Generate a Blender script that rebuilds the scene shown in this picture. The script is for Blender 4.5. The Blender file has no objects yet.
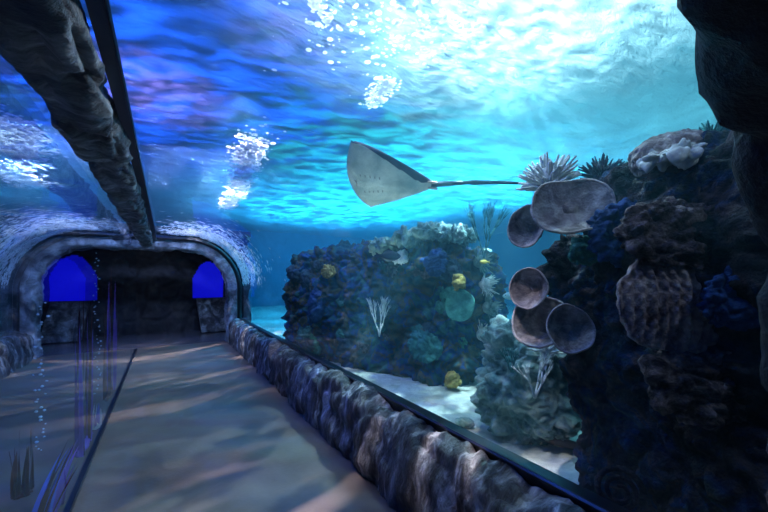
import bpy, bmesh, math, random
from mathutils import Vector, Matrix, noise, Euler

# ------------------------------------------------------------------ camera
scene = bpy.context.scene
col = scene.collection
YAW = math.radians(32.0)
EYE = 1.55
FPX = 350.0
cam_data = bpy.data.cameras.new('camera')
cam = bpy.data.objects.new('camera', cam_data)
col.objects.link(cam)
cam.location = (0, 0, EYE)
cam.rotation_euler = (math.radians(90), 0, -YAW)
cam_data.sensor_width = 36.0
cam_data.lens = FPX / 768.0 * 36.0
cam_data.shift_y = 24.0 / 768.0
cam_data.clip_start = 0.02
cam_data.clip_end = 200
scene.camera = cam
FWD = Vector((math.sin(YAW), math.cos(YAW), 0))
RGT = Vector((math.cos(YAW), -math.sin(YAW), 0))
UP = Vector((0, 0, 1))


def at(px, py, d):
    """world point seen at a pixel of the photograph, d metres ahead"""
    return Vector((0, 0, EYE)) + FWD * d + RGT * ((px - 384) / FPX * d) + UP * ((280 - py) / FPX * d)


def mpx(n, d):
    return n * d / FPX


# ------------------------------------------------------------------ view, cycles
vs = scene.view_settings
vs.view_transform = 'Standard'
vs.look = 'None'
vs.exposure = 0.0
vs.gamma = 1.0
vs.use_curve_mapping = False
cy = scene.cycles
cy.use_denoising = True
cy.max_bounces = 7
cy.diffuse_bounces = 2
cy.glossy_bounces = 3
cy.transmission_bounces = 6
cy.transparent_max_bounces = 12
cy.volume_bounces = 0
cy.sample_clamp_indirect = 4.0
cy.sample_clamp_direct = 0.0

# ------------------------------------------------------------------ world
world = bpy.data.worlds.new('world')
scene.world = world
world.use_nodes = True
bgn = world.node_tree.nodes['Background']
bgn.inputs[0].default_value = (0.012, 0.10, 0.42, 1)
bgn.inputs[1].default_value = 0.22


# ------------------------------------------------------------------ lamps
def add_light(name, kind, loc, energy, color, target=None, size=0.5, size_y=None, spot=60, blend=0.6):
    ld = bpy.data.lights.new(name, kind)
    ld.energy = energy
    ld.color = color
    if kind == 'AREA':
        ld.shape = 'RECTANGLE' if size_y else 'DISK'
        ld.size = size
        if size_y:
            ld.size_y = size_y
    elif kind == 'SPOT':
        ld.spot_size = math.radians(spot)
        ld.spot_blend = blend
        ld.shadow_soft_size = size
    else:
        ld.shadow_soft_size = size
    o = bpy.data.objects.new(name, ld)
    o.location = loc
    if target is not None:
        o.rotation_euler = (Vector(target) - Vector(loc)).to_track_quat('-Z', 'Y').to_euler()
    col.objects.link(o)
    return o


def gobo(lobj, scale, detail, lo, hi, floor_level, distort=1.5, gain=1.0):
    """a caustic pattern in the lamp's own beam (what rippling water does to it)"""
    ld = lobj.data
    ld.use_nodes = True
    nt = ld.node_tree
    em = next(n for n in nt.nodes if n.type == 'EMISSION')
    tc = nt.nodes.new('ShaderNodeTexCoord')
    sx = nt.nodes.new('ShaderNodeSeparateXYZ')
    nt.links.new(tc.outputs['Normal'], sx.inputs[0])
    cx = nt.nodes.new('ShaderNodeCombineXYZ')
    for i in range(2):
        d = nt.nodes.new('ShaderNodeMath')
        d.operation = 'DIVIDE'
        nt.links.new(sx.outputs[i], d.inputs[0])
        nt.links.new(sx.outputs[2], d.inputs[1])
        m = nt.nodes.new('ShaderNodeMath')
        m.operation = 'MULTIPLY'
        m.inputs[1].default_value = scale[i]
        nt.links.new(d.outputs[0], m.inputs[0])
        nt.links.new(m.outputs[0], cx.inputs[i])
    n = nt.nodes.new('ShaderNodeTexNoise')
    n.inputs['Scale'].default_value = 1.0
    n.inputs['Detail'].default_value = detail
    n.inputs['Distortion'].default_value = distort
    nt.links.new(cx.outputs[0], n.inputs['Vector'])
    mr = nt.nodes.new('ShaderNodeMapRange')
    mr.interpolation_type = 'SMOOTHSTEP'
    mr.inputs['From Min'].default_value = lo
    mr.inputs['From Max'].default_value = hi
    mr.inputs['To Min'].default_value = floor_level
    mr.inputs['To Max'].default_value = gain
    nt.links.new(n.outputs['Fac'], mr.inputs['Value'])
    nt.links.new(mr.outputs[0], em.inputs['Strength'])


SURF = 4.0
# tank lamps above the water, with added unseen fill spots among them


def ripple_lamp(name, loc, energy, color, spot, scale, lo=0.42, hi=0.62, base=0.12, gain=2.0, size=0.05, rz=0.0, blend=0.8, distort=1.0):
    o = add_light(name, 'SPOT', loc, energy, color, None, size, spot=spot, blend=blend)
    o.rotation_euler = (0, 0, rz)
    gobo(o, scale, 4, lo, hi, base, distort, gain)
    return o


ripple_lamp('tank_lamp_main', (2.8, 2.15, 5.6), 900, (0.62, 0.93, 1.0), 125, (8, 22), base=0.22, gain=1.9, rz=-0.5)
ripple_lamp('tank_lamp_wide', (7.2, 3.2, 9.0), 3100, (0.20, 0.72, 0.86), 100, (12, 40), base=0.30, gain=1.5, rz=-0.5, size=0.3)
ripple_lamp('haze_fill_deep', (7.5, 7.5, 7.5), 5000, (0.03, 0.50, 1.0), 120, (5, 15), base=0.3, rz=-0.4)  # added fill that brightens the blue haze behind the reef
ripple_lamp('shaft_fill_spot', (3.15, 2.45, 3.85), 320, (0.65, 0.95, 1.0), 120, (5, 5), lo=0.50, hi=0.58, base=0.02, gain=3.0, size=0.01, distort=0.2)  # added unseen spot under the surface, for shafts and bright sand
ripple_lamp('tank_lamp_teal', (4.6, 6.6, 7.5), 1700, (0.02, 0.60, 0.66), 110, (5, 18), base=0.06, rz=-0.5)
ripple_lamp('tank_lamp_far', (5.5, 12.0, 8.0), 9500, (0.02, 0.45, 0.95), 120, (5, 15), base=0.3, rz=-0.4)
ripple_lamp('tank_lamp_blue', (-1.2, 5.6, 8.5), 2300, (0.012, 0.10, 0.9), 110, (5, 16), base=0.06, gain=2.6, rz=-0.45)
ripple_lamp('tank_lamp_near', (0.4, 1.6, 6.5), 260, (0.03, 0.16, 1.0), 110, (9, 22), base=0.10, gain=2.2, rz=-0.45)
ripple_lamp('tank_lamp_violet', (1.5, 3.0, 5.6), 150, (0.30, 0.22, 1.0), 90, (6, 16), base=0.1, rz=-0.3)
ripple_lamp('tank_lamp_violet', (-0.2, 5.6, 5.6), 190, (0.42, 0.26, 1.0), 80, (6, 16), base=0.1, rz=-0.3)
ripple_lamp('tank_lamp_left', (-3.2, 5.8, 5.4), 260, (0.25, 0.48, 1.0), 90, (6, 14), base=0.1, rz=-0.3)
add_light('arch_lamp', 'SPOT', (1.0, 6.9, 3.6), 650, (0.38, 0.52, 1.0), (0.6, 9.3, 2.2), 0.15, spot=150, blend=0.6)
add_light('arch_lamp', 'SPOT', (-1.8, 6.9, 3.6), 650, (0.38, 0.52, 1.0), (-1.4, 9.3, 2.2), 0.15, spot=150, blend=0.6)
add_light('reef_fill_spot', 'SPOT', (1.75, -0.9, 3.7), 46, (0.72, 0.88, 1.0), (2.4, 0.6, 1.0), 0.10, spot=80, blend=0.8)  # added unseen fill on the front of the dark reef
add_light('ray_belly_fill', 'SPOT', (2.15, 4.0, 0.5), 90, (0.7, 1.0, 0.95), (2.2, 3.4, 2.7), 0.20, spot=60, blend=0.8)  # added fill in place of sand bounce on the ray's belly
for xx, yy, ee in ((0.65, 1.5, 420), (0.75, 4.6, 150), (0.75, 8.2, 520), (-1.6, 2.6, 90), (-1.6, 7.6, 300)):  # added unseen spots under the surface, throwing caustic bands on the floor
    L = add_light('walkway_caustic_spot', 'SPOT', (xx, yy, 3.9), ee, (1.0, 0.84, 0.82), (xx, yy, 0), 0.03, spot=(64 if yy < 3 else 92), blend=0.9)
    L.rotation_euler = (0, 0, yy * 0.05)
    gobo(L, (1.7, 5.2), 3.0, 0.51, 0.64, 0.0, 1.2, 4.2)
add_light('beam_fill_spot', 'SPOT', (1.3, 1.6, 2.95), 120, (0.75, 0.85, 1.0), (-0.3, 2.6, 2.38), 0.08, spot=110, blend=0.8)  # added fill for the side of the rock beam, no fixture there

# ------------------------------------------------------------------ helpers


def tag(o, label=None, cat=None, group=None, kind=None):
    if label:
        o['label'] = label
    if cat:
        o['category'] = cat
    if group:
        o['group'] = group
    if kind:
        o['kind'] = kind
    return o


def empty(name, loc, rot=(0, 0, 0)):
    o = bpy.data.objects.new(name, None)
    o.empty_display_size = 0.1
    o.location = loc
    o.rotation_euler = rot
    col.objects.link(o)
    return o


def build(name, bm, mat, parent=None, smooth=True, loc=None, rot=None):
    me = bpy.data.meshes.new(name)
    bm.to_mesh(me)
    bm.free()
    if smooth:
        for p in me.polygons:
            p.use_smooth = True
    mats = mat if isinstance(mat, (list, tuple)) else [mat]
    for m in mats:
        me.materials.append(m)
    o = bpy.data.objects.new(name, me)
    col.objects.link(o)
    if parent:
        o.parent = parent
    if loc is not None:
        o.location = loc
    if rot is not None:
        o.rotation_euler = rot
    return o


def copy_tree(o, parent=None):
    c = o.copy()
    col.objects.link(c)
    c.parent = parent
    for ch in list(o.children):
        copy_tree(ch, c)
    return c


def box(bm, x0, x1, y0, y1, z0, z1):
    v = [bm.verts.new((x, y, z)) for x in (x0, x1) for y in (y0, y1) for z in (z0, z1)]
    for f in ((0, 1, 3, 2), (4, 6, 7, 5), (0, 4, 5, 1), (2, 3, 7, 6), (0, 2, 6, 4), (1, 5, 7, 3)):
        bm.faces.new([v[i] for i in f])


def grid(bm, nu, nv, fn, closed_u=False, closed_v=False, mat=0):
    vv = [[bm.verts.new(fn(i / nu, j / nv)) for j in range(nv + (0 if closed_v else 1))] for i in range(nu + (0 if closed_u else 1))]
    nI, nJ = len(vv), len(vv[0])
    for i in range(nu):
        for j in range(nv):
            a, b = i % nI, (i + 1) % nI
            c, d = j % nJ, (j + 1) % nJ
            try:
                f = bm.faces.new((vv[a][c], vv[b][c], vv[b][d], vv[a][d]))
                f.material_index = mat
            except ValueError:
                pass
    return vv


def tube(bm, pts, rads, n=6, cap=True, mat=0):
    pts = [Vector(p) for p in pts]
    rings = []
    prev = None
    for i, p in enumerate(pts):
        t = (pts[min(i + 1, len(pts) - 1)] - pts[max(i - 1, 0)])
        if t.length < 1e-9:
            t = Vector((0, 0, 1))
        t.normalize()
        if prev is None:
            a = t.orthogonal().normalized()
        else:
            a = prev - t * prev.dot(t)
            a = a.normalized() if a.length > 1e-6 else t.orthogonal().normalized()
        prev = a
        b = t.cross(a)
        r = rads[i] if isinstance(rads, (list, tuple)) else rads
        rings.append([bm.verts.new(p + (a * math.cos(2 * math.pi * k / n) + b * math.sin(2 * math.pi * k / n)) * r) for k in range(n)])
    for i in range(len(rings) - 1):
        for k in range(n):
            f = bm.faces.new((rings[i][k], rings[i][(k + 1) % n], rings[i + 1][(k + 1) % n], rings[i + 1][k]))
            f.material_index = mat
    if cap:
        bm.faces.new(rings[0][::-1]).material_index = mat
        bm.faces.new(rings[-1]).material_index = mat


def dome(bm, c, r, n=7, sq=(1, 1)):
    """shallow open bubble cap"""
    c = Vector(c)
    top = bm.verts.new(c + Vector((0, 0, r * 0.35)))
    r1 = [bm.verts.new(c + Vector((r * 0.6 * sq[0] * math.cos(2 * math.pi * k / n), r * 0.6 * sq[1] * math.sin(2 * math.pi * k / n), r * 0.26))) for k in range(n)]
    r2 = [bm.verts.new(c + Vector((r * sq[0] * math.cos(2 * math.pi * k / n), r * sq[1] * math.sin(2 * math.pi * k / n), 0))) for k in range(n)]
    for k in range(n):
        k2 = (k + 1) % n
        bm.faces.new((top, r1[k], r1[k2]))
        bm.faces.new((r1[k], r2[k], r2[k2], r1[k2]))


def ball(bm, c, r, n=6, m=4, sq=(1, 1, 1)):
    c = Vector(c)
    top = bm.verts.new(c + Vector((0, 0, r * sq[2])))
    bot = bm.verts.new(c - Vector((0, 0, r * sq[2])))
    rings = []
    for i in range(1, m):
        ph = math.pi * i / m
        rings.append([bm.verts.new(c + Vector((r * sq[0] * math.sin(ph) * math.cos(2 * math.pi * k / n), r * sq[1] * math.sin(ph) * math.sin(2 * math.pi * k / n), r * sq[2] * math.cos(ph)))) for k in range(n)])
    for k in range(n):
        k2 = (k + 1) % n
        bm.faces.new((top, rings[0][k], rings[0][k2]))
        bm.faces.new((bot, rings[-1][k2], rings[-1][k]))
        for i in range(len(rings) - 1):
            bm.faces.new((rings[i][k], rings[i + 1][k], rings[i + 1][k2], rings[i][k2]))


def fbm(p, oct=4, H=0.8):
    return noise.fractal(p, H, 2.1, oct)


def cells(p):
    d, _ = noise.voronoi(p)
    return d[1] - d[0]


# superellipsoid rock with coral-like relief
def rock_bm(a, b, c, p=3.2, res=40, big=0.12, bigs=1.4, cell=0.05, cellf=5.0, fine=0.015, seed=0.0, flat_bottom=True):
    bm = bmesh.new()
    off = Vector((seed * 7.13, seed * 3.7, seed * 1.9))
    idx = {}

    def vert(d):
        key = (round(d.x, 5), round(d.y, 5), round(d.z, 5))
        if key in idx:
            return idx[key]
        s = (abs(d.x / a) ** p + abs(d.y / b) ** p + abs(d.z / c) ** p) ** (-1.0 / p)
        q = d * s
        n = Vector((math.copysign(abs(q.x / a) ** (p - 1), q.x) / a, math.copysign(abs(q.y / b) ** (p - 1), q.y) / b, math.copysign(abs(q.z / c) ** (p - 1), q.z) / c))
        n.normalize()
        h = big * fbm(q * bigs + off, 3)
        w = q + Vector((fbm(q * 2.3 + off, 2), fbm(q * 2.3 - off, 2), 0)) * 0.12
        h += cell * (min(cells(w * cellf + off), 0.45) * 2.2 - 0.4)
        h += cell * 0.6 * (min(cells(w * cellf * 2.3 - off), 0.5) * 2.0 - 0.4)
        h += fine * fbm(q * 16 + off, 3)
        q = q + n * h
        v = bm.verts.new(q)
        idx[key] = v
        return v

    ax = [(Vector((1, 0, 0)), Vector((0, 1, 0)), Vector((0, 0, 1)), a, b, c)]
    X, Y, Z = Vector((a, 0, 0)), Vector((0, b, 0)), Vector((0, 0, c))
    faces = [(X, Y, Z), (-X, Z, Y), (Y, Z, X), (-Y, X, Z), (Z, X, Y), (-Z, Y, X)]
    for nrm, u, v in faces:
        nu = max(6, int(res * u.length / max(a, b, c)))
        nv = max(6, int(res * v.length / max(a, b, c)))
        g = [[vert(nrm + u * (2 * i / nu - 1) + v * (2 * j / nv - 1)) for j in range(nv + 1)] for i in range(nu + 1)]
        for i in range(nu):
            for j in range(nv):
                try:
                    bm.faces.new((g[i][j], g[i + 1][j], g[i + 1][j + 1], g[i][j + 1]))
                except ValueError:
                    pass
    return bm


# ------------------------------------------------------------------ materials
def new_mat(name):
    m = bpy.data.materials.new(name)
    m.use_nodes = True
    nt = m.node_tree
    for n in list(nt.nodes):
        nt.nodes.remove(n)
    out = nt.nodes.new('ShaderNodeOutputMaterial')
    return m, nt, out


def N(nt, t, **kw):
    n = nt.nodes.new(t)
    for k, v in kw.items():
        if k in n.inputs:
            n.inputs[k].default_value = v
        else:
            setattr(n, k, v)
    return n


def ramp(nt, stops, fac):
    r = nt.nodes.new('ShaderNodeValToRGB')
    e = r.color_ramp.elements
    while len(e) > 1:
        e.remove(e[-1])
    e[0].position = stops[0][0]
    e[0].color = (*stops[0][1], 1)
    for p, c in stops[1:]:
        x = e.new(p)
        x.color = (*c, 1)
    nt.links.new(fac, r.inputs[0])
    return r


def rocky(name, stops, scale=3.0, rough=0.85, bump=0.5, bscale=14.0, spec=0.3, stretch=(1, 1, 1), stops2=None, scale2=9.0, dist=0.03):
    m, nt, out = new_mat(name)
    tc = N(nt, 'ShaderNodeTexCoord')
    mp = N(nt, 'ShaderNodeMapping')
    mp.inputs['Scale'].default_value = stretch
    nt.links.new(tc.outputs['Object'], mp.inputs[0])
    n1 = N(nt, 'ShaderNodeTexNoise', Scale=scale, Detail=5.0, Roughness=0.6, Distortion=0.6)
    nt.links.new(mp.outputs[0], n1.inputs['Vector'])
    r1 = ramp(nt, stops, n1.outputs['Fac'])
    colr = r1.outputs[0]
    if stops2:
        n3 = N(nt, 'ShaderNodeTexVoronoi', Scale=scale2)
        n4 = N(nt, 'ShaderNodeTexNoise', Scale=scale2 * 0.7, Detail=4.0)
        nt.links.new(mp.outputs[0], n4.inputs['Vector'])
        r2 = ramp(nt, stops2, n4.outputs['Fac'])
        mx = N(nt, 'ShaderNodeMix', data_type='RGBA', blend_type='MULTIPLY')
        mx.inputs[0].default_value = 1.0
        nt.links.new(colr, mx.inputs[6])
        nt.links.new(r2.outputs[0], mx.inputs[7])
        nt.nodes.remove(n3)
        colr = mx.outputs[2]
    b = N(nt, 'ShaderNodeBsdfPrincipled', Roughness=rough)
    b.inputs['Specular IOR Level'].default_value = spec
    nt.links.new(colr, b.inputs['Base Color'])
    n2 = N(nt, 'ShaderNodeTexNoise', Scale=bscale, Detail=6.0, Roughness=0.65)
    nt.links.new(mp.outputs[0], n2.inputs['Vector'])
    bp = N(nt, 'ShaderNodeBump', Strength=bump, Distance=dist)
    nt.links.new(n2.outputs['Fac'], bp.inputs['Height'])
    nt.links.new(bp.outputs[0], b.inputs['Normal'])
    nt.links.new(b.outputs[0], out.inputs[0])
    return m


def plain(name, c, rough=0.5, metal=0.0, spec=0.4, emit=None, es=0):
    m, nt, out = new_mat(name)
    b = N(nt, 'ShaderNodeBsdfPrincipled', Roughness=rough, Metallic=metal)
    b.inputs['Base Color'].default_value = (*c, 1)
    b.inputs['Specular IOR Level'].default_value = spec
    nz = N(nt, 'ShaderNodeTexNoise', Scale=12.0, Detail=3.0)
    tc = N(nt, 'ShaderNodeTexCoord')
    nt.links.new(tc.outputs['Object'], nz.inputs['Vector'])
    r = ramp(nt, [(0.3, tuple(x * 0.8 for x in c)), (0.7, c)], nz.outputs['Fac'])
    nt.links.new(r.outputs[0], b.inputs['Base Color'])
    if emit:
        b.inputs['Emission Color'].default_value = (*emit, 1)
        b.inputs['Emission Strength'].default_value = es
    nt.links.new(b.outputs[0], out.inputs[0])
    return m


def acrylic(name, tint=(0.93, 0.97, 1.0), ior=1.45, rough=0.03, wave=0.0):
    m, nt, out = new_mat(name)
    tr = N(nt, 'ShaderNodeBsdfTransparent')
    tr.inputs[0].default_value = (*tint, 1)
    gl = N(nt, 'ShaderNodeBsdfGlossy', Roughness=rough)
    gl.inputs[0].default_value = (0.9, 0.95, 1.0, 1)
    # the sheet is one surface thick: give its back the same Fresnel curve as its front
    fr = N(nt, 'ShaderNodeFresnel')
    ge = N(nt, 'ShaderNodeNewGeometry')
    mr = N(nt, 'ShaderNodeMapRange')
    mr.inputs['To Min'].default_value = ior
    mr.inputs['To Max'].default_value = 1.0 / ior
    nt.links.new(ge.outputs['Backfacing'], mr.inputs['Value'])
    nt.links.new(mr.outputs[0], fr.inputs['IOR'])
    mx = N(nt, 'ShaderNodeMixShader')
    nt.links.new(fr.outputs[0], mx.inputs[0])
    nt.links.new(tr.outputs[0], mx.inputs[1])
    nt.links.new(gl.outputs[0], mx.inputs[2])
    if wave:
        nz = N(nt, 'ShaderNodeTexNoise', Scale=1.3, Detail=1.0)
        tc = N(nt, 'ShaderNodeTexCoord')
        nt.links.new(tc.outputs['Object'], nz.inputs['Vector'])
        bp = N(nt, 'ShaderNodeBump', Strength=wave, Distance=0.05)
        nt.links.new(nz.outputs['Fac'], bp.inputs['Height'])
        nt.links.new(bp.outputs[0], gl.inputs['Normal'])
    nt.links.new(mx.outputs[0], out.inputs[0])
    return m


M_rock_tunnel = rocky('fake_rock', [(0.30, (0.018, 0.018, 0.022)), (0.46, (0.07, 0.07, 0.08)), (0.58, (0.20, 0.205, 0.225)), (0.72, (0.46, 0.47, 0.50))], 4.5, 0.5, 1.0, 16, 0.55, stretch=(1.0, 1.6, 0.75), dist=0.05)
M_rock_arch = rocky('arch_rock', [(0.30, (0.04, 0.045, 0.06)), (0.46, (0.16, 0.17, 0.20)), (0.60, (0.42, 0.44, 0.50)), (0.72, (0.75, 0.78, 0.84))], 3.0, 0.6, 1.0, 12, 0.4, dist=0.05)
M_rock_curb = rocky('curb_rock', [(0.30, (0.015, 0.015, 0.02)), (0.47, (0.06, 0.055, 0.06)), (0.56, (0.19, 0.185, 0.195)), (0.68, (0.58, 0.58, 0.60))], 4.5, 0.42, 1.0, 14, 0.6, stretch=(1.0, 2.0, 0.6), dist=0.06)
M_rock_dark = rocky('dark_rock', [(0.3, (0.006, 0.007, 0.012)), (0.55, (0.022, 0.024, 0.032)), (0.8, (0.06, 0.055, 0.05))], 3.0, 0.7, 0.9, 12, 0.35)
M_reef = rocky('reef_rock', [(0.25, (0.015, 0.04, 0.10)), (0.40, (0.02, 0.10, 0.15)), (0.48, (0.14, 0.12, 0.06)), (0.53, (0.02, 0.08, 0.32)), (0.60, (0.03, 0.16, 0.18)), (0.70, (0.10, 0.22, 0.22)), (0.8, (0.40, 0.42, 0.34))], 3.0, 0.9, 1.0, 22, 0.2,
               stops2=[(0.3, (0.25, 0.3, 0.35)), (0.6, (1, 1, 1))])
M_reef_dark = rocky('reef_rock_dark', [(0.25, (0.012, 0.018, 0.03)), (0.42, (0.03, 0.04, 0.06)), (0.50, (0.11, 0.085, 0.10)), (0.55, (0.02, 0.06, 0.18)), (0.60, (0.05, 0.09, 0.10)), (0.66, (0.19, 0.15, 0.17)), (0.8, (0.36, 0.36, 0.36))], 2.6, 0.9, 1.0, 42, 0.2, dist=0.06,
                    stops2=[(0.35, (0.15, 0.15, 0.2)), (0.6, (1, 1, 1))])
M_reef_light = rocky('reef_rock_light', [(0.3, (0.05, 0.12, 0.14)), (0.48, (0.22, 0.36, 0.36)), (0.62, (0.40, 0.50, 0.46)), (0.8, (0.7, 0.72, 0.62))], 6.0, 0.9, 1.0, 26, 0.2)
M_coral_cup = rocky('cup_coral_skin', [(0.3, (0.08, 0.065, 0.08)), (0.50, (0.30, 0.26, 0.27)), (0.70, (0.62, 0.58, 0.58))], 11.0, 0.8, 0.8, 40, 0.25)
M_coral_rim = rocky('coral_rim', [(0.3, (0.28, 0.22, 0.23)), (0.7, (0.62, 0.58, 0.58))], 20.0, 0.8, 0.6, 60, 0.2)
M_coral_lace = rocky('lace_coral_skin', [(0.35, (0.16, 0.11, 0.13)), (0.55, (0.50, 0.40, 0.43)), (0.75, (0.80, 0.72, 0.73))], 12.0, 0.85, 1.0, 60, 0.2)
M_coral_white = rocky('pale_coral_skin', [(0.3, (0.5, 0.55, 0.55)), (0.7, (0.85, 0.9, 0.88))], 9.0, 0.8, 0.4, 50, 0.2)
M_coral_teal = rocky('teal_coral_skin', [(0.3, (0.02, 0.10, 0.12)), (0.7, (0.07, 0.28, 0.28))], 9.0, 0.85, 0.6, 40, 0.2)
M_coral_darkbush = rocky('dark_coral_skin', [(0.3, (0.015, 0.03, 0.06)), (0.7, (0.06, 0.12, 0.18))], 9.0, 0.85, 0.6, 40, 0.2)
M_coral_green = rocky('green_coral_skin', [(0.3, (0.03, 0.16, 0.14)), (0.7, (0.10, 0.38, 0.30))], 14.0, 0.8, 0.7, 50, 0.2)
M_coral_yellow = rocky('yellow_coral_skin', [(0.3, (0.22, 0.17, 0.04)), (0.7, (0.62, 0.50, 0.16))], 14.0, 0.8, 0.7, 50, 0.2)
M_coral_blue = rocky('blue_coral_skin', [(0.3, (0.008, 0.025, 0.10)), (0.7, (0.02, 0.075, 0.27))], 14.0, 0.8, 0.7, 50, 0.2)
M_coral_pink = rocky('pink_coral_skin', [(0.38, (0.035, 0.028, 0.035)), (0.52, (0.14, 0.11, 0.13)), (0.68, (0.42, 0.35, 0.38))], 16.0, 0.85, 1.0, 60, 0.2, dist=0.06)
M_sand = rocky('sand', [(0.3, (0.40, 0.45, 0.42)), (0.7, (0.72, 0.75, 0.68))], 8.0, 0.95, 0.5, 60, 0.1)
M_floor = rocky('walkway_concrete', [(0.3, (0.082, 0.064, 0.054)), (0.7, (0.135, 0.106, 0.092))], 1.6, 0.5, 0.12, 30, 0.35)
M_floor_tile = rocky('chamber_floor', [(0.3, (0.05, 0.05, 0.07)), (0.7, (0.10, 0.10, 0.13))], 2.0, 0.25, 0.05, 30, 0.5)
M_black = plain('black_rubber', (0.006, 0.007, 0.012), 0.28, 0, 0.6)
M_steel_dark = plain('dark_steel', (0.02, 0.03, 0.06), 0.35, 0.6)
M_glass = acrylic('acrylic', (0.94, 0.985, 1.0), 1.38, 0.02)
M_glass_roof = acrylic('acrylic_roof', (0.94, 0.97, 1.0), 1.30, 0.06, 0.25)
M_glass_part = acrylic('acrylic_partition', (0.66, 0.80, 0.92), 1.42, 0.015)
M_wall_tank = rocky('tank_wall', [(0.3, (0.03, 0.22, 0.40)), (0.7, (0.05, 0.32, 0.52))], 0.6, 0.9, 0.2, 4, 0.1)
M_glare_froth, _nt, _out = new_mat('glare_froth')  # white translucent skin of the froth that stands in for glare
_a = N(_nt, 'ShaderNodeBsdfTranslucent')
_a.inputs[0].default_value = (0.95, 0.97, 1, 1)
_b = N(_nt, 'ShaderNodeBsdfDiffuse')
_b.inputs[0].default_value = (0.95, 0.97, 1, 1)
_m = N(_nt, 'ShaderNodeMixShader')
_m.inputs[0].default_value = 0.35
_nt.links.new(_a.outputs[0], _m.inputs[1])
_nt.links.new(_b.outputs[0], _m.inputs[2])
_nt.links.new(_m.outputs[0], _out.inputs[0])
M_bubble = plain('bubble', (0.75, 0.9, 1.0), 0.15, 0, 0.8)
M_ray_top = rocky('ray_back', [(0.3, (0.03, 0.04, 0.09)), (0.7, (0.07, 0.09, 0.17))], 12, 0.5, 0.2, 40, 0.4)
M_ray_belly = rocky('ray_belly', [(0.35, (0.40, 0.50, 0.50)), (0.65, (0.90, 0.92, 0.86))], 3, 0.5, 0.3, 9, 0.4)
M_ray_tail = plain('ray_tail', (0.012, 0.02, 0.05), 0.5)
M_fin_pink = plain('pink_fin', (0.6, 0.45, 0.45), 0.5)
M_fish_cyan = plain('fish_cyan', (0.5, 0.85, 0.85), 0.35)
M_fish_yellow = plain('fish_yellow', (0.7, 0.6, 0.15), 0.4)
M_fish_dark = plain('fish_dark', (0.03, 0.05, 0.10), 0.4)
M_eye = plain('eye_black', (0.004, 0.004, 0.006), 0.15)
M_grass_brown = plain('seagrass_brown', (0.11, 0.035, 0.03), 0.6, 0, 0.1)
M_grass_purple = plain('seagrass_purple', (0.22, 0.10, 0.55), 0.5)
M_grass_blue = plain('seagrass_blue', (0.06, 0.16, 0.75), 0.5)
M_pipe = plain('pipe_dark', (0.02, 0.05, 0.09), 0.4)
M_bluewin = plain('blue_window', (0.01, 0.01, 0.3), 0.3, 0, 0.4, (0.004, 0.004, 0.75), 0.6)


def surface_mat():
    m, nt, out = new_mat('water_surface')
    tc = N(nt, 'ShaderNodeTexCoord')
    mp = N(nt, 'ShaderNodeMapping')
    mp.inputs['Rotation'].default_value = (0, 0, math.radians(-28))
    mp.inputs['Scale'].default_value = (1.0, 3.2, 1.0)
    nt.links.new(tc.outputs['Object'], mp.inputs[0])
    n1 = N(nt, 'ShaderNodeTexNoise', Scale=5.5, Detail=5.0, Roughness=0.62, Distortion=0.8)
    nt.links.new(mp.outputs[0], n1.inputs['Vector'])
    bp = N(nt, 'ShaderNodeBump', Strength=1.0, Distance=0.36)
    nt.links.new(n1.outputs['Fac'], bp.inputs['Height'])
    tl = N(nt, 'ShaderNodeBsdfTranslucent')
    tl.inputs[0].default_value = (0.75, 0.95, 1.0, 1)
    tr = N(nt, 'ShaderNodeBsdfTransparent')
    gl = N(nt, 'ShaderNodeBsdfGlossy', Roughness=0.12)
    gl.inputs[0].default_value = (0.8, 0.95, 1, 1)
    for s in (tl, gl):
        nt.links.new(bp.outputs[0], s.inputs['Normal'])
    m1 = N(nt, 'ShaderNodeMixShader')
    m1.inputs[0].default_value = 0.42
    nt.links.new(tl.outputs[0], m1.inputs[1])
    nt.links.new(tr.outputs[0], m1.inputs[2])
    m2 = N(nt, 'ShaderNodeMixShader')
    m2.inputs[0].default_value = 0.22
    nt.links.new(m1.outputs[0], m2.inputs[1])
    nt.links.new(gl.outputs[0], m2.inputs[2])
    nt.links.new(m2.outputs[0], out.inputs[0])
    return m


M_surface = surface_mat()


def water_mat():
    m, nt, out = new_mat('water')
    sc = N(nt, 'ShaderNodeVolumeScatter', Density=0.06, Anisotropy=0.2)
    sc.inputs['Color'].default_value = (0.25, 0.75, 1.0, 1)
    ab = N(nt, 'ShaderNodeVolumeAbsorption', Density=0.07)
    ab.inputs['Color'].default_value = (0.05, 0.70, 0.90, 1)
    ad = N(nt, 'ShaderNodeAddShader')
    nt.links.new(sc.outputs[0], ad.inputs[0])
    nt.links.new(ab.outputs[0], ad.inputs[1])
    nt.links.new(ad.outputs[0], out.inputs['Volume'])
    return m


M_water = water_mat()

# ------------------------------------------------------------------ tunnel profile
CX = -0.42
HW = 2.02
TOP = 2.53
RAD = 1.18
Y0, Y1 = -2.5, 9.5


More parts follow.
